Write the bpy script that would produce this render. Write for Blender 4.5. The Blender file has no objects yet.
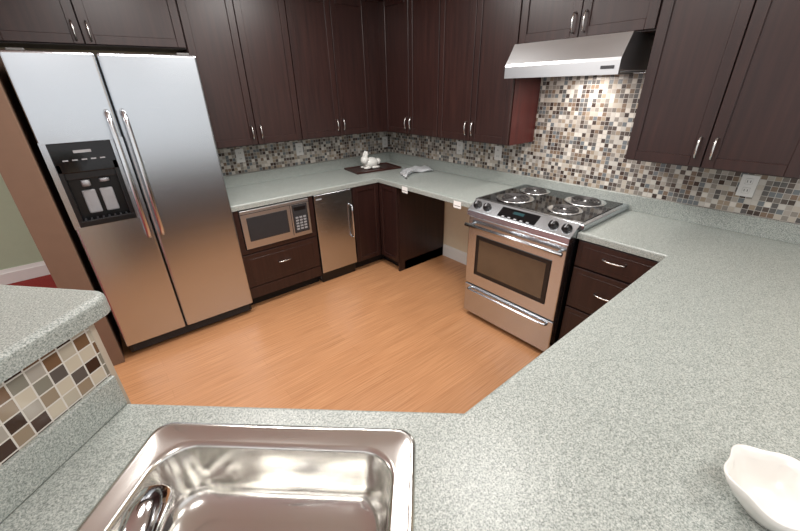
import bpy, bmesh, math, random
from mathutils import Matrix, Vector
random.seed(4)
scene=bpy.context.scene
try:
    scene.view_settings.view_transform='Standard'; scene.view_settings.look='None'
except Exception: pass

# ------------------------------------------------------------------ materials
def srgb(r,g,b):
    f=lambda c:(c/255/12.92 if c/255<=.04045 else ((c/255+.055)/1.055)**2.4)
    return (f(r),f(g),f(b),1)
def new(name):
    m=bpy.data.materials.new(name); m.use_nodes=True
    nt=m.node_tree; return m,nt,nt.nodes['Principled BSDF']
def simple(name,col,rough=.5,metal=0,var=.06,scale=20,bump=0,coat=0,emit=None,spec=None):
    m,nt,b=new(name)
    n=nt.nodes.new('ShaderNodeTexNoise'); n.inputs['Scale'].default_value=scale; n.inputs['Detail'].default_value=3
    g=nt.nodes.new('ShaderNodeNewGeometry'); nt.links.new(g.outputs['Position'],n.inputs['Vector'])
    r=nt.nodes.new('ShaderNodeValToRGB')
    r.color_ramp.elements[0].position=.3; r.color_ramp.elements[1].position=.7
    r.color_ramp.elements[0].color=tuple(c*(1-var) for c in col[:3])+(1,)
    r.color_ramp.elements[1].color=tuple(min(1,c*(1+var)) for c in col[:3])+(1,)
    nt.links.new(n.outputs['Fac'],r.inputs[0]); nt.links.new(r.outputs[0],b.inputs['Base Color'])
    b.inputs['Roughness'].default_value=rough; b.inputs['Metallic'].default_value=metal
    if spec is not None: b.inputs['Specular IOR Level'].default_value=spec
    if coat: b.inputs['Coat Weight'].default_value=coat; b.inputs['Coat Roughness'].default_value=.15
    if bump:
        bp=nt.nodes.new('ShaderNodeBump'); bp.inputs['Strength'].default_value=bump; bp.inputs['Distance'].default_value=.002
        nt.links.new(n.outputs['Fac'],bp.inputs['Height']); nt.links.new(bp.outputs[0],b.inputs['Normal'])
    if emit: b.inputs['Emission Color'].default_value=emit[0]; b.inputs['Emission Strength'].default_value=emit[1]
    return m
def scaled_pos(nt,vec,obj=False):
    g=nt.nodes.new('ShaderNodeNewGeometry'); mp=nt.nodes.new('ShaderNodeMapping')
    mp.inputs['Scale'].default_value=vec
    nt.links.new(g.outputs['Position'],mp.inputs['Vector']); return mp.outputs[0]
def brushed(name,col,rough,stretch,bump=.012):
    m,nt,b=new(name)
    v=scaled_pos(nt,stretch)
    n=nt.nodes.new('ShaderNodeTexNoise'); n.inputs['Scale'].default_value=1; n.inputs['Detail'].default_value=4
    nt.links.new(v,n.inputs['Vector'])
    r=nt.nodes.new('ShaderNodeMapRange'); r.inputs['To Min'].default_value=rough*.85; r.inputs['To Max'].default_value=rough*1.18
    nt.links.new(n.outputs['Fac'],r.inputs['Value']); nt.links.new(r.outputs[0],b.inputs['Roughness'])
    c=nt.nodes.new('ShaderNodeValToRGB'); c.color_ramp.elements[0].color=tuple(x*.95 for x in col[:3])+(1,); c.color_ramp.elements[1].color=col
    nt.links.new(n.outputs['Fac'],c.inputs[0]); nt.links.new(c.outputs[0],b.inputs['Base Color'])
    b.inputs['Metallic'].default_value=1
    if bump:
        bp=nt.nodes.new('ShaderNodeBump'); bp.inputs['Strength'].default_value=bump; bp.inputs['Distance'].default_value=.001
        nt.links.new(n.outputs['Fac'],bp.inputs['Height']); nt.links.new(bp.outputs[0],b.inputs['Normal'])
    return m
def wood_dark(name,c0,c1,rough=.36):
    m,nt,b=new(name)
    v=scaled_pos(nt,(45,45,2.2))
    n=nt.nodes.new('ShaderNodeTexNoise'); n.inputs['Scale'].default_value=1; n.inputs['Detail'].default_value=5
    nt.links.new(v,n.inputs['Vector'])
    c=nt.nodes.new('ShaderNodeValToRGB'); c.color_ramp.elements[0].position=.3;c.color_ramp.elements[1].position=.72
    c.color_ramp.elements[0].color=c0; c.color_ramp.elements[1].color=c1
    nt.links.new(n.outputs['Fac'],c.inputs[0]); nt.links.new(c.outputs[0],b.inputs['Base Color'])
    b.inputs['Roughness'].default_value=rough
    return m
def tile(name,d,size,palette,grout):
    m,nt,b=new(name); N=nt.nodes.new; L=nt.links.new
    g=N('ShaderNodeNewGeometry')
    dp=N('ShaderNodeVectorMath'); dp.operation='DOT_PRODUCT'; dp.inputs[1].default_value=(d[0],d[1],0); L(g.outputs['Position'],dp.inputs[0])
    sp=N('ShaderNodeSeparateXYZ'); L(g.outputs['Position'],sp.inputs[0])
    cb=N('ShaderNodeCombineXYZ'); L(dp.outputs['Value'],cb.inputs[0]); L(sp.outputs['Z'],cb.inputs[1])
    sc=N('ShaderNodeVectorMath'); sc.operation='MULTIPLY_ADD'; sc.inputs[1].default_value=(1/size,1/size,0); sc.inputs[2].default_value=(100.02,100.0-1.018/size%1,.5)
    L(cb.outputs[0],sc.inputs[0])
    fl=N('ShaderNodeVectorMath'); fl.operation='FLOOR'; L(sc.outputs[0],fl.inputs[0])
    fr=N('ShaderNodeVectorMath'); fr.operation='FRACTION'; L(sc.outputs[0],fr.inputs[0])
    wn=N('ShaderNodeTexWhiteNoise'); L(fl.outputs[0],wn.inputs['Vector'])
    cr=N('ShaderNodeValToRGB'); cr.color_ramp.interpolation='CONSTANT'
    e=cr.color_ramp.elements
    e[0].color=palette[0]; e[1].position=1/len(palette); e[1].color=palette[1]
    for i in range(2,len(palette)):
        q=e.new(i/len(palette)); q.color=palette[i]
    L(wn.outputs['Value'],cr.inputs[0])
    s2=N('ShaderNodeSeparateXYZ'); L(fr.outputs[0],s2.inputs[0])
    def pp(o):
        a=N('ShaderNodeMath'); a.operation='SUBTRACT'; a.inputs[1].default_value=.5; L(o,a.inputs[0])
        c=N('ShaderNodeMath'); c.operation='ABSOLUTE'; L(a.outputs[0],c.inputs[0]); return c.outputs[0]
    mx=N('ShaderNodeMath'); mx.operation='MAXIMUM'; L(pp(s2.outputs[0]),mx.inputs[0]); L(pp(s2.outputs[1]),mx.inputs[1])
    gt=N('ShaderNodeMath'); gt.operation='GREATER_THAN'; gt.inputs[1].default_value=.45; L(mx.outputs[0],gt.inputs[0])
    mix=N('ShaderNodeMix'); mix.data_type='RGBA'; L(gt.outputs[0],mix.inputs[0]); L(cr.outputs[0],mix.inputs[6]); mix.inputs[7].default_value=grout
    L(mix.outputs[2],b.inputs['Base Color'])
    rr=N('ShaderNodeMapRange'); rr.inputs['To Min'].default_value=.18; rr.inputs['To Max'].default_value=.8; L(gt.outputs[0],rr.inputs['Value']); L(rr.outputs[0],b.inputs['Roughness'])
    bp=N('ShaderNodeBump'); bp.invert=True; bp.inputs['Strength'].default_value=.4; bp.inputs['Distance'].default_value=.002
    L(gt.outputs[0],bp.inputs['Height']); L(bp.outputs[0],b.inputs['Normal'])
    return m
def counter_mat():
    m,nt,b=new('laminate_speckle'); N=nt.nodes.new; L=nt.links.new
    g=N('ShaderNodeNewGeometry')
    n=N('ShaderNodeTexNoise'); n.inputs['Scale'].default_value=260; n.inputs['Detail'].default_value=4; n.inputs['Roughness'].default_value=.75; L(g.outputs['Position'],n.inputs['Vector'])
    c=N('ShaderNodeValToRGB'); e=c.color_ramp.elements
    e[0].position=.36; e[0].color=srgb(98,105,101); e[1].position=.64; e[1].color=srgb(196,200,195)
    q=e.new(.46); q.color=srgb(144,151,146); q=e.new(.55); q.color=srgb(166,172,167)
    L(n.outputs['Fac'],c.inputs[0]); L(c.outputs[0],b.inputs['Base Color'])
    b.inputs['Roughness'].default_value=.34
    return m
def floor_mat():
    m,nt,b=new('bamboo_floor'); N=nt.nodes.new; L=nt.links.new
    v=scaled_pos(nt,(2.6,150,1)); n=N('ShaderNodeTexNoise'); n.inputs['Scale'].default_value=1; n.inputs['Detail'].default_value=3; n.inputs['Roughness'].default_value=.6; L(v,n.inputs['Vector'])
    c=N('ShaderNodeValToRGB'); e=c.color_ramp.elements; e[0].position=.30; e[0].color=srgb(166,116,78); e[1].position=.70; e[1].color=srgb(204,154,112)
    q=e.new(.5); q.color=srgb(188,136,95)
    L(n.outputs['Fac'],c.inputs[0])
    g=N('ShaderNodeNewGeometry')
    br=N('ShaderNodeTexBrick'); br.inputs['Scale'].default_value=1; br.inputs['Brick Width'].default_value=1.1; br.inputs['Row Height'].default_value=.095; br.inputs['Mortar Size'].default_value=.001
    br.inputs['Color1'].default_value=(.94,.94,.94,1); br.inputs['Color2'].default_value=(1,1,1,1); br.inputs['Mortar'].default_value=(.8,.74,.68,1)
    L(g.outputs['Position'],br.inputs['Vector'])
    mm=N('ShaderNodeMix'); mm.data_type='RGBA'; mm.blend_type='MULTIPLY'; mm.inputs[0].default_value=1
    L(c.outputs[0],mm.inputs[6]); L(br.outputs['Color'],mm.inputs[7]); L(mm.outputs[2],b.inputs['Base Color'])
    b.inputs['Roughness'].default_value=.32
    return m
MAT={}
MAT['ss']=brushed('stainless_brushed',srgb(198,203,208),.25,(4,4,420))
MAT['hood']=brushed('stainless_hood',srgb(205,207,209),.34,(4,4,420))
MAT['ssv']=brushed('stainless_polished',srgb(208,211,214),.2,(4,4,420))
MAT['sink']=brushed('stainless_sink',srgb(216,215,211),.2,(12,12,12),0)
MAT['chrome']=simple('chrome',srgb(220,221,223),.08,1,.02)
MAT['pan']=simple('drip_pan_chrome',srgb(228,229,230),.25,1,.02)
MAT['nickel']=simple('satin_nickel',srgb(205,203,200),.25,1,.02)
MAT['cab']=wood_dark('espresso_wood',srgb(36,19,17),srgb(52,30,26))
MAT['cabhoodlit']=wood_dark('hood_lit_side_panel',srgb(60,22,20),srgb(80,31,27),.4)  # cabinet side with the hood's reddish light painted into its wood colour
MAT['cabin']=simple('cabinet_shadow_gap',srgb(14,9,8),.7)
MAT['black']=simple('black_plastic',srgb(16,16,18),.3)
MAT['blackglass']=simple('black_glass',srgb(14,14,16),.08,spec=.4)
MAT['mwglass']=simple('microwave_window',srgb(50,50,52),.3,spec=.3)
MAT['dgray']=simple('dark_gray_plastic',srgb(52,53,56),.4)
MAT['lgray']=simple('light_gray_plastic',srgb(150,152,155),.4)
MAT['fside']=simple('appliance_side_paint',srgb(92,90,88),.45)
MAT['white']=simple('white_ceramic',srgb(224,223,218),.25,var=.01)
MAT['plate']=simple('outlet_plate_white',srgb(215,215,212),.35,var=.01)
MAT['cloth']=simple('white_cotton',srgb(228,230,232),.9,var=.02,scale=300,bump=.4)
MAT['paper']=simple('paper_tag',srgb(235,235,233),.8,var=.01)
MAT['tray']=wood_dark('tray_dark_wood',srgb(44,20,18),srgb(66,30,25),.3)
MAT['counter']=counter_mat()
MAT['floor']=floor_mat()
MAT['cream']=simple('cream_wall_paint',srgb(214,200,174),.8,var=.015)
MAT['tan']=simple('tan_wall_paint',srgb(118,93,75),.8,var=.03)
MAT['green']=simple('sage_wall_paint',srgb(172,186,160),.8,var=.015)
MAT['trim']=simple('white_trim_paint',srgb(226,226,222),.4,var=.01)
MAT['edge']=simple('tile_edge_trim',srgb(176,164,148),.5,var=.02)
MAT['ceil']=simple('ceiling_paint',srgb(240,238,234),.9,var=.01)
MAT['carpet']=simple('red_carpet',srgb(150,44,40),.95,var=.25,scale=160,bump=.5)
MAT['ovenglass']=simple('oven_window_glass',srgb(92,76,60),.08,var=.1,scale=6,spec=.5)
MAT['coil']=simple('burner_coil',srgb(66,64,64),.4,.4)
MAT['disp']=simple('clock_display',srgb(20,40,42),.2,emit=((.2,.8,.9,1),.06))
MAT['lens']=simple('added_downlight_glow',srgb(255,244,225),.5,emit=((1,.95,.88,1),4))  # glowing disc of the added, unseen ceiling fixtures
pal=[srgb(*c) for c in [(136,130,122),(82,72,66),(178,170,158),(112,106,99),(206,201,192),(62,50,44),(150,136,118),(106,112,115),(188,184,176),(120,102,86),(88,86,84),(160,154,145)]]
pal2=[srgb(*c) for c in [(140,124,104),(62,44,36),(186,176,158),(104,98,90),(54,38,30),(158,152,142),(108,82,60),(86,80,76),(172,164,148),(124,120,108)]]
W=(math.cos(math.radians(42)),math.sin(math.radians(42)))
MAT['tileA']=tile('mosaic_tile_left',(1,0),.0275,pal,srgb(176,172,165))
MAT['tileB']=tile('mosaic_tile_right',(0,1),.0275,pal,srgb(176,172,165))
MAT['tileC']=tile('mosaic_tile_bar',W,.036,pal2,srgb(200,196,188))

# ------------------------------------------------------------------ mesh builder
class B:
    def __init__(s,name,M=None):
        s.name=name; s.bm=bmesh.new(); s.mats=[]; s.M=M
    def mi(s,m):
        if m not in s.mats: s.mats.append(m)
        return s.mats.index(m)
    def merge(s,t,mat,smooth=False):
        i=s.mi(mat)
        for f in t.faces: f.material_index=i; f.smooth=smooth
        me=bpy.data.meshes.new('tmp'); t.to_mesh(me); t.free(); s.bm.from_mesh(me); bpy.data.meshes.remove(me)
    def box(s,a,b,mat,bev=0,seg=2,mtx=None):
        t=bmesh.new(); lo=[min(a[i],b[i]) for i in range(3)]; hi=[max(a[i],b[i]) for i in range(3)]
        bmesh.ops.create_cube(t,size=1)
        for v in t.verts: v.co=Vector([(lo[i]+hi[i])/2+v.co[i]*(hi[i]-lo[i]) for i in range(3)])
        if bev: bmesh.ops.bevel(t,geom=t.edges[:],offset=bev,segments=seg,affect='EDGES',profile=.5)
        if mtx: bmesh.ops.transform(t,matrix=mtx,verts=t.verts)
        s.merge(t,mat,False)
    def prism(s,pts,z0,z1,mat,holes=(),bev=0,seg=3):
        t=bmesh.new()
        def loop(ps):
            vs=[t.verts.new((p[0],p[1],z0)) for p in ps]
            return [t.edges.new((vs[i],vs[(i+1)%len(vs)])) for i in range(len(vs))]
        es=loop(pts)
        for h in holes: es+=loop(h)
        bmesh.ops.triangle_fill(t,use_beauty=True,use_dissolve=False,edges=es)
        r=bmesh.ops.extrude_face_region(t,geom=t.faces[:])
        for v in r['geom']:
            if isinstance(v,bmesh.types.BMVert): v.co.z=z1
        bmesh.ops.recalc_face_normals(t,faces=t.faces)
        if bev:
            ed=[e for e in t.edges if abs(e.verts[0].co.z-z1)<1e-6 and abs(e.verts[1].co.z-z1)<1e-6 and len(e.link_faces)==2 and e.calc_face_angle(0)>.5]
            bmesh.ops.bevel(t,geom=ed,offset=bev,segments=seg,affect='EDGES',profile=.5)
        s.merge(t,mat)
    def prof(s,pts,x0,x1,mat,bev=0):
        t=bmesh.new()
        vs=[t.verts.new((x0,p[0],p[1])) for p in pts]; f=t.faces.new(vs)
        r=bmesh.ops.extrude_face_region(t,geom=[f])
        for v in r['geom']:
            if isinstance(v,bmesh.types.BMVert): v.co.x=x1
        bmesh.ops.recalc_face_normals(t,faces=t.faces)
        if bev: bmesh.ops.bevel(t,geom=t.edges[:],offset=bev,segments=2,affect='EDGES',profile=.5)
        s.merge(t,mat)
    def tube(s,pts,r,mat,seg=12,cap=True):
        t=bmesh.new(); P=[Vector(p) for p in pts]; rings=[]
        rs=r if isinstance(r,(list,tuple)) else [r]*len(P)
        prev=None
        for i,p in enumerate(P):
            d=(P[min(i+1,len(P)-1)]-P[max(i-1,0)]).normalized()
            if prev is None:
                up=Vector((0,0,1)) if abs(d.z)<.9 else Vector((1,0,0)); a=d.cross(up).normalized()
            else: a=(prev-d*prev.dot(d)).normalized()
            prev=a; bb=d.cross(a)
            rings.append([t.verts.new(p+(a*math.cos(2*math.pi*k/seg)+bb*math.sin(2*math.pi*k/seg))*rs[i]) for k in range(seg)])
        for i in range(len(P)-1):
            for k in range(seg): t.faces.new((rings[i][k],rings[i][(k+1)%seg],rings[i+1][(k+1)%seg],rings[i+1][k]))
        if cap: t.faces.new(rings[0][::-1]); t.faces.new(rings[-1])
        bmesh.ops.recalc_face_normals(t,faces=t.faces)
        s.merge(t,mat,True)
    def lathe(s,prof,c,mat,seg=32,wob=None):
        t=bmesh.new(); rings=[]
        for j,(r,z) in enumerate(prof):
            rings.append([t.verts.new((c[0]+r*(1+(wob(j,k/seg) if wob else 0))*math.cos(2*math.pi*k/seg),c[1]+r*(1+(wob(j,k/seg) if wob else 0))*math.sin(2*math.pi*k/seg),c[2]+z)) for k in range(seg)])
        for i in range(len(rings)-1):
            for k in range(seg): t.faces.new((rings[i][k],rings[i][(k+1)%seg],rings[i+1][(k+1)%seg],rings[i+1][k]))
        t.faces.new(rings[0][::-1]); t.faces.new(rings[-1])
        bmesh.ops.recalc_face_normals(t,faces=t.faces)
        s.merge(t,mat,True)
    def ball(s,c,r,mat,mtx=None):
        t=bmesh.new(); bmesh.ops.create_uvsphere(t,u_segments=20,v_segments=12,radius=1)
        for v in t.verts: v.co=Vector((v.co.x*r[0],v.co.y*r[1],v.co.z*r[2]))
        if mtx: bmesh.ops.transform(t,matrix=mtx,verts=t.verts)
        for v in t.verts: v.co+=Vector(c)
        s.merge(t,mat,True)
    def sub(s,o):
        if o.M: bmesh.ops.transform(o.bm,matrix=o.M,verts=o.bm.verts)
        idx=[s.mi(m) for m in o.mats]
        for f in o.bm.faces: f.material_index=idx[f.material_index]
        me=bpy.data.meshes.new('t'); o.bm.to_mesh(me); o.bm.free(); s.bm.from_mesh(me)
    def done(s):
        me=bpy.data.meshes.new(s.name); 
        if s.M: bmesh.ops.transform(s.bm,matrix=s.M,verts=s.bm.verts)
        s.bm.to_mesh(me); s.bm.free()
        for m in s.mats: me.materials.append(MAT[m])
        o=bpy.data.objects.new(s.name,me); scene.collection.objects.link(o); return o
RB=Matrix.Rotation(-math.pi/2,4,'Z')   # local (s, depth) of right wall -> world

def pull_v(b,x,y,z,L=.10,mat='nickel'):
    h=L/2
    b.tube([(x,y,z-h),(x,y-.018,z-h+.004),(x,y-.026,z-h*.5),(x,y-.029,z),(x,y-.026,z+h*.5),(x,y-.018,z+h-.004),(x,y,z+h)],.0052,mat,8)
def pull_h(b,x,y,z,L=.11,mat='nickel'):
    h=L/2
    b.tube([(x-h,y,z),(x-h+.004,y-.018,z),(x-h*.5,y-.026,z),(x,y-.029,z),(x+h*.5,y-.026,z),(x+h-.004,y-.018,z),(x+h,y,z)],.0052,mat,8)
def door(b,x0,x1,z0,z1,y,fr=.05,mat='cab'):
    g=.0025; x0+=g;x1-=g;z0+=g;z1-=g
    b.box((x0+fr*.8,y,z0+fr*.8),(x1-fr*.8,y-.012,z1-fr*.8),mat)
    b.box((x0,y,z0),(x0+fr,y-.021,z1),mat,.002,1); b.box((x1-fr,y,z0),(x1,y-.021,z1),mat,.002,1)
    b.box((x0+fr,y,z0),(x1-fr,y-.021,z0+fr),mat,.002,1); b.box((x0+fr,y,z1-fr),(x1-fr,y-.021,z1),mat,.002,1)
def slab(b,x0,x1,z0,z1,y,mat='cab'):
    g=.003; b.box((x0+g,y,z0+g),(x1-g,y-.02,z1-g),mat,.003,2)

CT=2.38; CEIL=2.52; UB=1.286
# ------------------------------------------------------------------ room shell
def room(name,a,b_,mat): 
    b=B(name); b.box(a,b_,mat); return b.done()
room('floor',(-3.10,-6,-.05),(.12,.12,0),'floor')
room('floor_carpet',(-7,-6,-.05),(-3.10,1.6,-.002),'carpet')
room('ceiling',(-7,-6,CEIL),(.12,1.6,CEIL+.08),'ceil')
b=B('wall_left'); b.box((-2.95,0,0),(.12,.12,CEIL),'cream'); b.box((-2.03,0,1.0),(0,-.008,UB+.03),'tileA'); b.done()
b=B('wall_right',RB); b.box((0,0,0),(6,.12,CEIL),'cream')
b.box((.008,0,1.0),(3.95,-.008,UB+.03),'tileB'); b.box((1.856,0,UB+.03),(2.652,-.008,1.93),'tileB'); b.done()
b=B('wall_stub'); b.box((-3.10,-.72,0),(-2.95,1.5,CEIL),'tan',.004); b.done()
b=B('wall_far'); b.box((-7,1.5,0),(-2.95,1.6,CEIL),'green'); b.done()
b=B('baseboard_far'); b.prof([(1.5,0),(1.5,.15),(1.49,.15),(1.482,.12),(1.475,.11),(1.475,0)],-7,-3.10,'trim'); b.done()
b=B('baseboard_right',RB); b.prof([(0,0),(0,.13),(-.008,.13),(-.014,.11),(-.014,0)],.93,1.85,'trim'); b.done()

# ------------------------------------------------------------------ countertop
c2=Vector((-2.143,-3.067)); c3=Vector((-2.834,-2.433))
e=(c2-c3).normalized(); nv=Vector((e.y,-e.x))
if nv.y>0: nv=-nv
def SK(s,t): p=c3+e*s+nv*t; return (p.x,p.y)
w=Vector(W)
lb=c3-w*.663
outer=[(-.009,-.009),(-2.022,-.009),(-2.022,-.655),(-.655,-.655),(-.655,-1.846),(-.022,-1.846),(-.022,-2.619),(-.655,-2.619),(-.655,-3.067),(c2.x,c2.y),(c3.x,c3.y),(lb.x,lb.y),(-2.59,-3.553),(-2.3,-3.95),(-.009,-3.95)]
hole=[SK(.18,.10),SK(.78,.10),SK(.78,.56),SK(.18,.56)]
b=B('countertop')
b.prism(outer,.872,.914,'counter',holes=[hole],bev=.010)
b.box((-2.022,-.0085,.91),(-.02,-.03,1.016),'counter',.004)
b2=B('x',RB); b2.box((.0085,-.0085,.913),(3.95,-.0215,1.016),'counter',.004); b.sub(b2)
COUNTER=b.done()

# ------------------------------------------------------------------ upper cabinets
def wallcab(name,M,x0,x1,z0,z1,divs,handles,depth=.32,side=None):
    b=B(name,M)
    b.box((x0,-.009,z0),(x1,-depth,z1),'cab')
    b.box((x0+.004,-depth,z0+.004),(x1-.004,-depth-.001,z1-.004),'cabin')
    for a,c in zip(divs[:-1],divs[1:]): door(b,a,c,z0+.004,z1-.004,-depth-.001)
    for (hx,hz) in handles: pull_v(b,hx,-depth-.022,hz)
    if side: b.box((x1,-.009,z0),(x1+.003,-depth,z1),side)
    return b.done()
hz=UB+.10; NM='upper_cabinet'
wallcab(NM,None,-1.985,-1.228,UB,CT,[-1.985,-1.62,-1.228],[(-1.655,hz),(-1.585,hz)])
wallcab(NM,None,-1.226,-.47,UB,CT,[-1.226,-.835,-.47],[(-.868,hz),(-.802,hz)])
b=B(NM); b.box((-.468,-.009,UB),(-.009,-.335,CT),'cab'); b.box((-.335,-.335,UB),(-.009,-.38,CT),'cab'); b.done()
wallcab(NM,None,-2.948,-1.988,1.955,CT,[-2.948,-2.54,-1.988],[(-2.575,2.03),(-2.505,2.03)])
wallcab(NM,RB,.382,1.128,UB,CT,[.382,.755,1.128],[(.722,hz),(.788,hz)])
wallcab(NM,RB,1.130,1.851,UB,CT,[1.130,1.49,1.851],[(1.457,hz),(1.523,hz)],side='cabhoodlit')
wallcab(NM,RB,1.856,2.652,1.92,CT,[1.856,2.255,2.652],[(2.222,2.0),(2.288,2.0)])
wallcab(NM,RB,2.656,3.376,UB,CT,[2.656,3.016,3.376],[(2.983,hz),(3.049,hz)])
b=B('trim_1'); b.prof([(-.001,CT),(-.35,CT),(-.39,CT+.07),(-.39,CT+.085),(-.001,CT+.085)],-2.948,-.001,'cab'); b.done()
b=B('trim_2',RB); b.prof([(-.001,CT),(-.35,CT),(-.39,CT+.07),(-.39,CT+.085),(-.001,CT+.085)],.39,3.376,'cab'); b.done()

# ------------------------------------------------------------------ range hood
b=B('range_hood',RB); h0,h1=1.885,2.585
b.prof([(-.009,1.735),(-.009,1.919),(-.415,1.919),(-.490,1.805),(-.495,1.79),(-.495,1.725),(-.479,1.725),(-.479,1.745),(-.02,1.745)],h0,h1,'hood')
b.box((h0+.03,-.06,1.737),(h1-.03,-.46,1.744),'lgray')
b.box((h0+.07,-.12,1.730),((h0+h1)/2-.01,-.40,1.739),'dgray',.003); b.box(((h0+h1)/2+.01,-.12,1.730),(h1-.07,-.40,1.739),'dgray',.003)
b.box((2.49,-.495,1.752),(2.56,-.498,1.768),'dgray',.001)
b.done()

# ------------------------------------------------------------------ refrigerator
b=B('refrigerator')
fx0,fx1,fg=-2.912,-2.029,-2.532; FH=1.893; fy=-.713
b.box((fx0+.004,-.03,.02),(fx1-.004,-.63,FH-.02),'fside',.006)
b.box((fx0+.01,-.60,.02),(fx1-.01,-.665,.095),'black',.004)
for k in range(6): b.box((fx0+.03,-.665,.028+k*.01),(fx1-.03,-.669,.033+k*.01),'dgray')
b.box((fx0+.006,-.63,.10),(fx1-.006,-.64,FH-.02),'black')
b.box((fg+.004,-.64,.10),(fx1,fy,FH),'ss',.014,3)
dx0,dx1,dz0,dz1=-2.872,-2.612,.99,1.44
b.box((fx0,-.64,dz1-.002),(fg-.004,fy,FH),'ss',.012,3)
b.box((fx0,-.64,.10),(fg-.004,fy,dz0+.002),'ss',.012,3)
b.box((fx0,-.64,dz0-.02),(dx0,fy+.0003,dz1+.02),'ss')
b.box((dx1,-.64,dz0-.02),(fg-.004,fy+.0003,dz1+.02),'ss')
b.box((dx0-.012,-.70,dz1-.15),(dx1+.012,fy-.006,dz1+.012),'blackglass',.004)
b.box((dx0-.012,-.70,dz0-.012),(dx0+.012,fy-.006,dz1-.1),'black',.003)
b.box((dx1-.012,-.70,dz0-.012),(dx1+.012,fy-.006,dz1-.1),'black',.003)
b.box((dx0-.012,-.70,dz0-.012),(dx1+.012,fy-.010,dz0+.022),'black',.003)
b.box((dx0,-.641,dz0),(dx1,-.645,dz1),'black')
b.box((dx0+.01,-.645,dz1-.19),(dx1-.01,-.70,dz1-.15),'black',.003)
b.box((dx0+.055,-.65,dz0+.05),(dx0+.12,-.672,dz1-.26),'lgray',.008)
b.box((dx1-.12,-.65,dz0+.05),(dx1-.055,-.672,dz1-.26),'lgray',.008)
b.tube([((dx0+dx1)/2-.04,-.675,dz1-.2),((dx0+dx1)/2-.04,-.675,dz1-.235)],.022,'lgray')
b.tube([((dx0+dx1)/2+.05,-.675,dz1-.2),((dx0+dx1)/2+.05,-.675,dz1-.22)],.025,'lgray')
for k in range(5): b.box((dx0+.03+k*.042,fy-.0065,dz1-.085),(dx0+.055+k*.042,fy-.0075,dz1-.078),'lgray')
b.box((dx0+.09,fy-.0065,dz1-.045),(dx1-.09,fy-.0075,dz1-.03),'lgray')
for k in range(8): b.box((dx0+.02+k*.029,-.66,dz0+.0225),(dx0+.03+k*.029,-.715,dz0+.025),'dgray')
for hx in (fg-.038,fg+.038):
    b.tube([(hx,fy,1.60),(hx,fy-.035,1.59),(hx,fy-.05,1.53),(hx,fy-.058,1.22),(hx,fy-.05,.91),(hx,fy-.035,.85),(hx,fy,.84)],[.013,.014,.0145,.015,.0145,.014,.013],'ssv',12)
b.box((fx0+.03,-.60,FH-.02),(fx0+.10,-.68,FH+.012),'fside',.004)
b.box((fx1-.10,-.60,FH-.02),(fx1-.03,-.68,FH+.012),'fside',.004)
for fxx in (fx0+.05,fx1-.09):
    b.box((fxx,-.10,0),(fxx+.04,-.14,.02),'black'); b.box((fxx,-.56,0),(fxx+.04,-.60,.02),'black')
b.done()

# ------------------------------------------------------------------ microwave base cabinet + microwave
F=-.628
b=B('microwave_base_cabinet')
X0,X1=-2.02,-1.352
b.box((X0,-.01,.10),(X0+.02,F,.871),'cab'); b.box((X1-.02,-.01,.10),(X1,F,.871),'cab')
b.box((X0+.02,-.01,.10),(X1-.02,F,.51),'cab')
b.box((X0+.02,-.01,.51),(X1-.02,-.02,.871),'cab')
b.box((X0,F,.505),(X1,F-.018,.54),'cab',.002)
b.box((X0,F,.54),(X0+.045,F-.018,.868),'cab',.002); b.box((X1-.045,F,.54),(X1,F-.018,.868),'cab',.002)
slab(b,X0,X1,.205,.50,F); b.box((X0+.05,F-.02,.25),(X1-.05,F-.0215,.455),'cab',.001,1)
b.box((X0,F,.10),(X1,F-.016,.20),'cab',.002)
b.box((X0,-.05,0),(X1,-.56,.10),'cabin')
pull_h(b,(X0+X1)/2,F-.0215,.37,.11)
b.done()
b=B('microwave_oven')
mx0,mx1,mz0,mz1=X0+.048,X1-.048,.548,.862
b.box((mx0+.02,-.12,mz0+.004),(mx1-.02,F-.012,mz1-.01),'dgray')
b.box((mx0,F-.012,mz0),(mx1,F-.034,mz1),'hood',.004)
b.box((mx0+.04,F-.034,mz0+.06),(mx1-.20,F-.037,mz1-.06),'mwglass',.002)
b.box((mx1-.155,F-.034,mz0+.035),(mx1-.02,F-.037,mz1-.035),'mwglass',.002)
b.box((mx1-.14,F-.037,mz1-.085),(mx1-.035,F-.0385,mz1-.055),'black')
for r in range(5):
    for c in range(3): b.box((mx1-.135+c*.035,F-.037,mz0+.06+r*.025),(mx1-.11+c*.035,F-.0385,mz0+.075+r*.025),'lgray')
b.box((mx0+.0,F-.034,mz1-.03),(mx1,F-.036,mz1-.026),'dgray')
b.box((mx1-.172,F-.034,mz0+.02),(mx1-.168,F-.0365,mz1-.03),'dgray')
b.done()
# ------------------------------------------------------------------ trash compactor
b=B('trash_compactor')
x0,x1=-1.345,-.952
b.box((x0,-.03,.02),(x1,-.60,.868),'dgray')
b.box((x0+.004,-.60,.115),(x1-.004,-.652,.866),'ss',.006)
b.box((x0+.01,-.58,.0),(x1-.01,-.61,.11),'black',.003)
hx=x1-.035
b.tube([(hx,-.652,.72),(hx,-.685,.715),(hx,-.69,.66),(hx,-.69,.45),(hx,-.685,.405),(hx,-.652,.40)],.008,'ssv',10)
b.box((x0+.02,-.652,.82),(x0+.075,-.654,.832),'lgray')
b.done()
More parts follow.
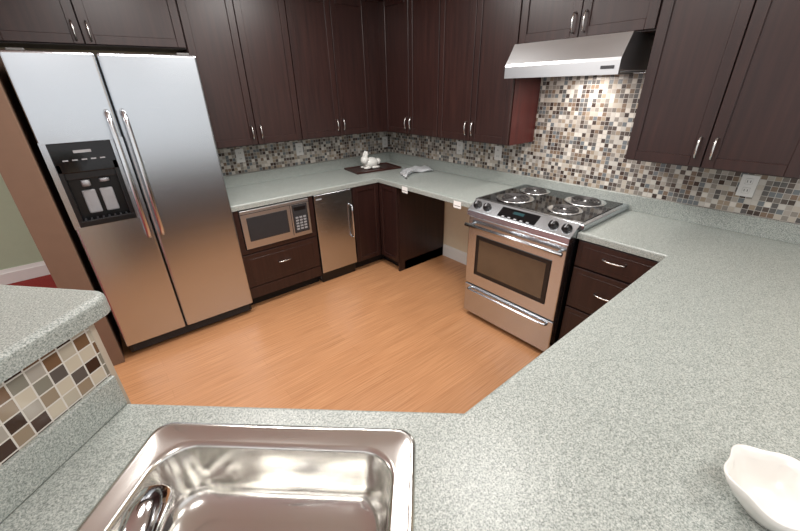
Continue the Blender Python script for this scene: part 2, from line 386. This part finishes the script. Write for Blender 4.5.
# ------------------------------------------------------------------ corner base cabinet
b=B('corner_base_cabinet')
b.prism([(-.01,-.01),(-.948,-.01),(-.948,F),(F,F),(F,-.926),(-.01,-.926)],.10,.871,'cab')
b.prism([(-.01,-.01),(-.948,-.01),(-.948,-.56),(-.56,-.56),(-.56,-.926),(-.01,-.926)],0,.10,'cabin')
b.box((-.01,-.905,0),(F-.0,-.926,.101),'cab')
door(b,-.945,F-.022,.105,.868,F,.045)
b2=B('x',RB); door(b2,-F+.022,.924,.105,.868,F,.045); b.sub(b2)
b.done()
# ------------------------------------------------------------------ drawer base right of range
b=B('drawer_base_cabinet',RB)
b.box((2.625,-.03,.10),(3.085,F,.871),'cab')
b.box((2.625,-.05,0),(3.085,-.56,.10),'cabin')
for z0,z1 in ((.70,.866),(.42,.695),(.11,.415)):
    slab(b,2.628,3.062,z0,z1,F); 
    b.box((2.628+.035,F-.02,z0+.035),(3.062-.035,F-.0215,z1-.035),'cab',.001,1)
    pull_h(b,2.845,F-.0215,(z0+z1)/2+.01,.12)
b.done()
# ------------------------------------------------------------------ peninsula base
b=B('peninsula_base_cabinet')
pts=[(-.03,-3.095),(-2.155,-3.095)]+[SK(.02,.028)]+[SK(.02,.62),(-2.57,-3.50),(-2.28,-3.90),(-.03,-3.90)]
hole2=[SK(.13,.055),SK(.83,.055),SK(.83,.60),SK(.13,.60)]
b.prism(pts,.10,.70,'cab'); 
b.prism(pts,.70,.871,'cab',holes=[hole2])
pts2=[(-.03,-3.15),(-2.18,-3.15),SK(.04,.09),SK(.04,.58),(-2.55,-3.45),(-2.28,-3.85),(-.03,-3.85)]
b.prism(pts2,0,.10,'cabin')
b.done()

# ------------------------------------------------------------------ electric range
b=B('electric_range',RB)
sx0,sx1=1.853,2.612; sf=-.70; CZ=.018
b.box((sx0,-.03,.03),(sx1,-.66,.885+CZ),'black',.003)
b.box((sx0+.03,-.08,0),(sx1-.03,-.62,.03),'black')
b.box((sx0-.016,-.026,.90+CZ),(sx1+.030,-.64,.935+CZ),'ss',.005)
b.box((sx0+.012,-.045,.934+CZ),(sx1-.002,-.61,.939+CZ),'blackglass',.002)
b.prof([(-.60,.885),(-.60,.938+CZ),(-.635,.938+CZ),(-.732,.890),(-.735,.85),(-.66,.85)],sx0-.004,sx1+.004,'ss',.003)
sl=math.atan2(.048+CZ,.097)
def onslope(x,f): return (x,-.637-.095*f,.9385+CZ-(.047+CZ)*f)
ms=lambda x,f:Matrix.Translation(onslope(x,f))@Matrix.Rotation(sl,4,'X')
b.box((-.14,-.040,-.001),(.14,.040,.0025),'blackglass',.001,1,ms(2.232,.5))
b.box((-.04,-.012,.002),(.04,.010,.0035),'disp',0,1,ms(2.232,.4))
for k in range(5):
    b.box((-.01,-.005,.002),(.01,.005,.0035),'lgray',0,1,ms(2.14+k*.046,.82))
for kx in (1.90,1.985,2.48,2.565):
    M=ms(kx,.5); n=(M.to_3x3()@Vector((0,0,1)))
    p=Vector(onslope(kx,.5)); b.tube([p,p+n*.008,p+n*.009,p+n*.026,p+n*.03],[.03,.03,.022,.02,.016],'black',20)
    b.box((-.003,-.016,.028),(.003,.016,.034),'lgray',.001,1,M)
for (bx,by,br) in ((2.045,-.455,.104),(2.035,-.185,.086),(2.42,-.455,.086),(2.42,-.185,.104)):
    b.lathe([(br*1.25,0),(br*1.27,.003),(br*1.17,.006),(br*1.07,.003),(br*.4,.0015),(.001,.0015)],(bx,by,.939+CZ),'pan',40)
    pts=[]
    for i in range(150):
        a=i/150*2*math.pi*3.5; r=.026+(br-.026)*i/150
        pts.append((bx+r*math.cos(a),by+r*math.sin(a),.945+CZ))
    b.tube(pts,.0055,'coil',8)
    b.lathe([(.014,.0),(.014,.008),(.001,.009)],(bx,by,.940+CZ),'pan',16)
b.box((sx0+.004,-.66,.305),(sx1-.004,sf-.018,.845),'ss',.006)
b.box((sx0+.085,sf-.018,.40),(sx1-.085,sf-.0215,.715),'black',.004)
b.box((sx0+.115,sf-.0215,.43),(sx1-.115,sf-.023,.685),'ovenglass',.001,1)
hy=sf-.018
b.tube([(sx0+.045,hy,.79),(sx0+.045,hy-.04,.79)],.010,'ssv'); b.tube([(sx1-.045,hy,.79),(sx1-.045,hy-.04,.79)],.010,'ssv')
b.tube([(sx0+.01,hy-.045,.79),(sx0+.012,hy-.045,.79),(sx1-.012,hy-.045,.79),(sx1-.01,hy-.045,.79)],[.010,.014,.014,.010],'ssv',14)
b.box((sx0+.06,sf-.019,.846),(sx1-.06,sf-.01,.851),'black')
b.box((sx0+.004,-.66,.045),(sx1-.004,sf-.016,.295),'ss',.006)
b.tube([(sx0+.05,sf-.016,.262),(sx0+.055,sf-.035,.262),(sx0+.09,sf-.04,.262),(sx1-.09,sf-.04,.262),(sx1-.055,sf-.035,.262),(sx1-.05,sf-.016,.262)],.010,'ssv',10)
b.done()

# ------------------------------------------------------------------ sink
MS=Matrix(((e.x,nv.x,0,c3.x),(e.y,nv.y,0,c3.y),(0,0,1,.914),(0,0,0,1)))
def rrect(x0,x1,y0,y1,r,n=6):
    P=[]
    for cx,cy,a0 in ((x1-r,y1-r,0),(x0+r,y1-r,90),(x0+r,y0+r,180),(x1-r,y0+r,270)):
        for k in range(n+1):
            a=math.radians(a0+90*k/n); P.append((cx+r*math.cos(a),cy+r*math.sin(a)))
    return P
b=B('kitchen_sink',MS)
t=bmesh.new(); rings=[]
ox0,ox1,oy0,oy1=.145,.812,.062,.60
ix0,ix1,iy0,iy1=.208,.757,.126,.50
spec=[((ox0,ox1,oy0,oy1),.045,.0005),((ox0+.002,ox1-.002,oy0+.002,oy1-.002),.044,.005),((ox0+.007,ox1-.007,oy0+.007,oy1-.007),.041,.008),
((ox0+.016,ox1-.016,oy0+.016,oy1-.016),.036,.0075),((ox0+.022,ox1-.022,oy0+.022,oy1-.022),.034,.003),
((ix0-.012,ix1+.012,iy0-.012,iy1+.012),.072,.003),((ix0-.004,ix1+.004,iy0-.004,iy1+.004),.075,.0),((ix0,ix1,iy0,iy1),.075,-.01),
((ix0+.006,ix1-.006,iy0+.006,iy1-.006),.077,-.12),((ix0+.014,ix1-.014,iy0+.014,iy1-.014),.078,-.15),((ix0+.035,ix1-.035,iy0+.035,iy1-.035),.07,-.17),((ix0+.07,ix1-.07,iy0+.07,iy1-.07),.05,-.176),((ix0+.23,ix1-.23,iy0+.16,iy1-.16),.02,-.18)]
for (r,rad,z) in spec:
    rings.append([t.verts.new((p[0],p[1],z)) for p in rrect(*r,rad,10)])
for i in range(len(rings)-1):
    n=len(rings[i])
    for k in range(n): t.faces.new((rings[i][k],rings[i][(k+1)%n],rings[i+1][(k+1)%n],rings[i+1][k]))
t.faces.new(rings[-1])
bmesh.ops.recalc_face_normals(t,faces=t.faces)
b.merge(t,'sink',True)
b.lathe([(.045,0),(.045,.003),(.036,.004),(.03,-.001),(.001,-.001)],((ix0+ix1)/2,(iy0+iy1)/2,-.1795),'chrome',28)
b.done()
# ------------------------------------------------------------------ faucet
b=B('kitchen_faucet',MS)
fs,ft=.46,.555
b.lathe([(.034,0),(.034,.008),(.028,.014),(.025,.11),(.023,.115),(.001,.116)],(fs,ft,.0035),'chrome',24)
b.tube([(fs,ft,.10),(fs-.006,ft-.02,.155),(fs-.018,ft-.06,.190),(fs-.034,ft-.11,.202),(fs-.05,ft-.154,.198),(fs-.061,ft-.186,.184),(fs-.067,ft-.203,.170),(fs-.070,ft-.210,.162)],[.021,.022,.023,.026,.030,.029,.022,.012],'chrome',28)
b.tube([(fs-.056,ft-.174,.178),(fs-.060,ft-.180,.138)],[.019,.017],'dgray',20)
b.tube([(fs+.02,ft,.06),(fs+.05,ft+.01,.075),(fs+.10,ft+.02,.11)],[.012,.010,.008],'chrome',12)
b.done()

# ------------------------------------------------------------------ raised bar
nb=Vector((W[1],-W[0]))
MBm=Matrix(((w.x,nb.x,0,c3.x),(w.y,nb.y,0,c3.y),(0,0,1,0),(0,0,0,1)))
BZ=1.182
b=B('wall_bar',MBm)
b.box((-1.0,-.14,0),(.012,-.012,BZ),'cream',.003)
b.box((-1.0,-.012,.90),(.0,-.003,BZ),'tileC')
b.box((-.001,-.014,0),(.014,-.001,BZ),'edge',.002)
b.box((-1.0,-.012,0),(.0,-.004,.90),'cream')
b.done()
b=B('bar_upstand',MBm)
b.box((-.66,-.0028,.915),(-.002,.012,1.016),'counter',.004); b.done()
b=B('bar_countertop',MBm)
def arc(cx,cy,r,a0,a1,n=8): return [(cx+r*math.cos(math.radians(a0+(a1-a0)*k/n)),cy+r*math.sin(math.radians(a0+(a1-a0)*k/n))) for k in range(n+1)]
EX=.076; EY=.022; rr_=.05
pts=[(-1.05,-.36),(-1.05,EY)]+arc(EX-rr_,EY-rr_,rr_,90,0)+arc(EX-rr_,-.36+rr_,rr_,0,-90)
b.prism(pts,BZ+.001,BZ+.053,'counter',bev=.018,seg=4)
b.done()

# ------------------------------------------------------------------ outlets
def outlet(M,x,z):
    b=B('electrical_outlet',M)
    b.box((x-.036,-.009,z-.058),(x+.036,-.014,z+.058),'plate',.002)
    for dz in (-.024,.024):
        b.box((x-.016,-.014,z+dz-.016),(x+.016,-.0165,z+dz+.016),'plate',.003)
        b.box((x-.008,-.0165,z+dz-.006),(x-.005,-.017,z+dz+.006),'dgray'); b.box((x+.005,-.0165,z+dz-.006),(x+.008,-.017,z+dz+.006),'dgray')
    b.done()
outlet(None,-1.69,1.17); outlet(None,-1.12,1.165); outlet(None,-.07,1.13)
outlet(RB,1.10,1.165); outlet(RB,1.54,1.165); outlet(RB,3.18,1.17)

# ------------------------------------------------------------------ tray + figurine + towel
MT=Matrix.Translation((-.44,-.27,.9145))@Matrix.Rotation(math.radians(-8),4,'Z')
b=B('serving_tray',MT)
b.box((-.26,-.16,0),(.26,.16,.010),'tray',.002)
for (a,c) in (((-.26,-.16),(.26,-.148)),((-.26,.148),(.26,.16)),((-.26,-.148),(-.248,.148)),((.248,-.148),(.26,.148))):
    b.box((a[0],a[1],.006),(c[0],c[1],.018),'tray',.002)
b.done()
MT2=MT@Matrix.Translation((-.02,0,.0025))@Matrix.Scale(1.2,4)
b=B('rabbit_figurine',MT2)
b.ball((.0,0,.055),(.07,.052,.048),'white')
b.ball((-.065,-.015,.085),(.036,.034,.036),'white')
b.ball((.07,0,.06),(.028,.028,.028),'white')
for dy in (-.02,.012):
    b.ball((-.05,dy,.125),(.016,.012,.034),'white',Matrix.Rotation(.3,4,'Y'))
b.ball((-.05,-.03,.019),(.035,.018,.012),'white'); b.ball((-.05,.03,.019),(.035,.018,.012),'white'); b.ball((.03,-.035,.019),(.04,.018,.012),'white')
b.done()
b=B('dish_towel')
t=bmesh.new(); nx,ny=40,16; G=[]
for i in range(nx+1):
    row=[]
    for j in range(ny+1):
        u=i/nx; v=j/ny-.5
        cx=-.47+.42*u; cy=-.80+.10*math.sin(u*2.6)
        wd=.20*(1-.4*math.sin(u*math.pi)**2)
        x=cx+v*wd*.45+.008*math.sin(v*20+u*3); y=cy+v*wd*1.0
        z=.9185+.020*(1+math.sin(v*26+math.sin(u*7)*1.4))*(.35+.65*math.sin(u*math.pi))+.005*(1+math.sin(u*19+v*5))
        row.append(t.verts.new((x,y,z)))
    G.append(row)
for i in range(nx):
    for j in range(ny): t.faces.new((G[i][j],G[i+1][j],G[i+1][j+1],G[i][j+1]))
bmesh.ops.solidify(t,geom=t.faces[:],thickness=.003)
b.merge(t,'cloth',True); b.done()
for i,(s,z) in enumerate(((1.055,.872),(1.68,.872))):
    b=B('paper_tag',RB); b.box((s-.038,-.6555,z-.028),(s+.038,-.6565,z+.026),'paper'); b.box((s-.03,-.6565,z-.012),(s+.03,-.657,z-.008),'dgray'); o=b.done(); o.parent=COUNTER

# ------------------------------------------------------------------ scalloped bowl
b=B('scalloped_bowl')
def wob(j,u): 
    k=[0,0,.01,.03,.05,.06,.06,.05,.03,.01,0,0][min(j,11)]
    return k*math.cos(2*math.pi*u*6)
bs=1.08
b.lathe([(r*bs,z*bs) for r,z in [(.036,0),(.038,.004),(.046,.012),(.062,.032),(.075,.055),(.083,.075),(.080,.077),(.071,.056),(.058,.034),(.042,.018),(.02,.013),(.001,.012)]],(-1.878,-3.625,.9145),'white',72,wob)
b.done()

# ------------------------------------------------------------------ fill lights in added, unseen ceiling fixtures
def fill_lamp(x,y,power,size,col=(1,.97,.94)):
    b=B('added_downlight'); b.lathe([(.09,0),(.10,-.006),(.085,-.010),(.07,-.004),(.001,-.003)],(x,y,CEIL),'trim',28)
    b.lathe([(.066,-.0045),(.06,-.006),(.001,-.006)],(x,y,CEIL),'lens',24); o=b.done()
    l=bpy.data.lights.new('added_fill_light','AREA'); l.shape='DISK'; l.size=size; l.energy=power; l.color=col
    lo=bpy.data.objects.new('added_fill_light',l); lo.location=(x,y,CEIL-.03); scene.collection.objects.link(lo); lo.parent=o
for (x,y,p) in ((-1.35,-1.35,26),(-2.3,-1.5,22),(-1.4,-2.7,17),(-2.9,-3.9,16),(-1.4,-4.2,12),(-4.6,-.6,30)):
    fill_lamp(x,y,p,.6)
l=bpy.data.lights.new('hood_lamp','AREA'); l.shape='RECTANGLE'; l.size=.35; l.size_y=.12; l.energy=5; l.color=(1,.92,.87)
lo=bpy.data.objects.new('hood_lamp',l); lo.location=(-.25,-2.25,1.72); scene.collection.objects.link(lo)

wd=bpy.data.worlds.new('World'); scene.world=wd; wd.use_nodes=True
bg=wd.node_tree.nodes['Background']; bg.inputs[0].default_value=(.99,.99,1,1); bg.inputs[1].default_value=1.15

# ------------------------------------------------------------------ camera
yw=math.radians(51.179); pt=math.radians(26.052); rr=math.radians(1.326)
fwd=Vector((math.cos(yw)*math.cos(pt),math.sin(yw)*math.cos(pt),-math.sin(pt)))
R=Vector((math.sin(yw),-math.cos(yw),0)); U=R.cross(fwd)
R2=R*math.cos(rr)-U*math.sin(rr); U2=R*math.sin(rr)+U*math.cos(rr)
cam=bpy.data.cameras.new('camera'); co=bpy.data.objects.new('camera',cam); scene.collection.objects.link(co)
Z=-fwd
co.matrix_world=Matrix(((R2.x,U2.x,Z.x,-2.702),(R2.y,U2.y,Z.y,-3.506),(R2.z,U2.z,Z.z,1.687),(0,0,0,1)))
cam.sensor_width=36; cam.lens=363.915/800*36; cam.clip_start=.02
scene.camera=co
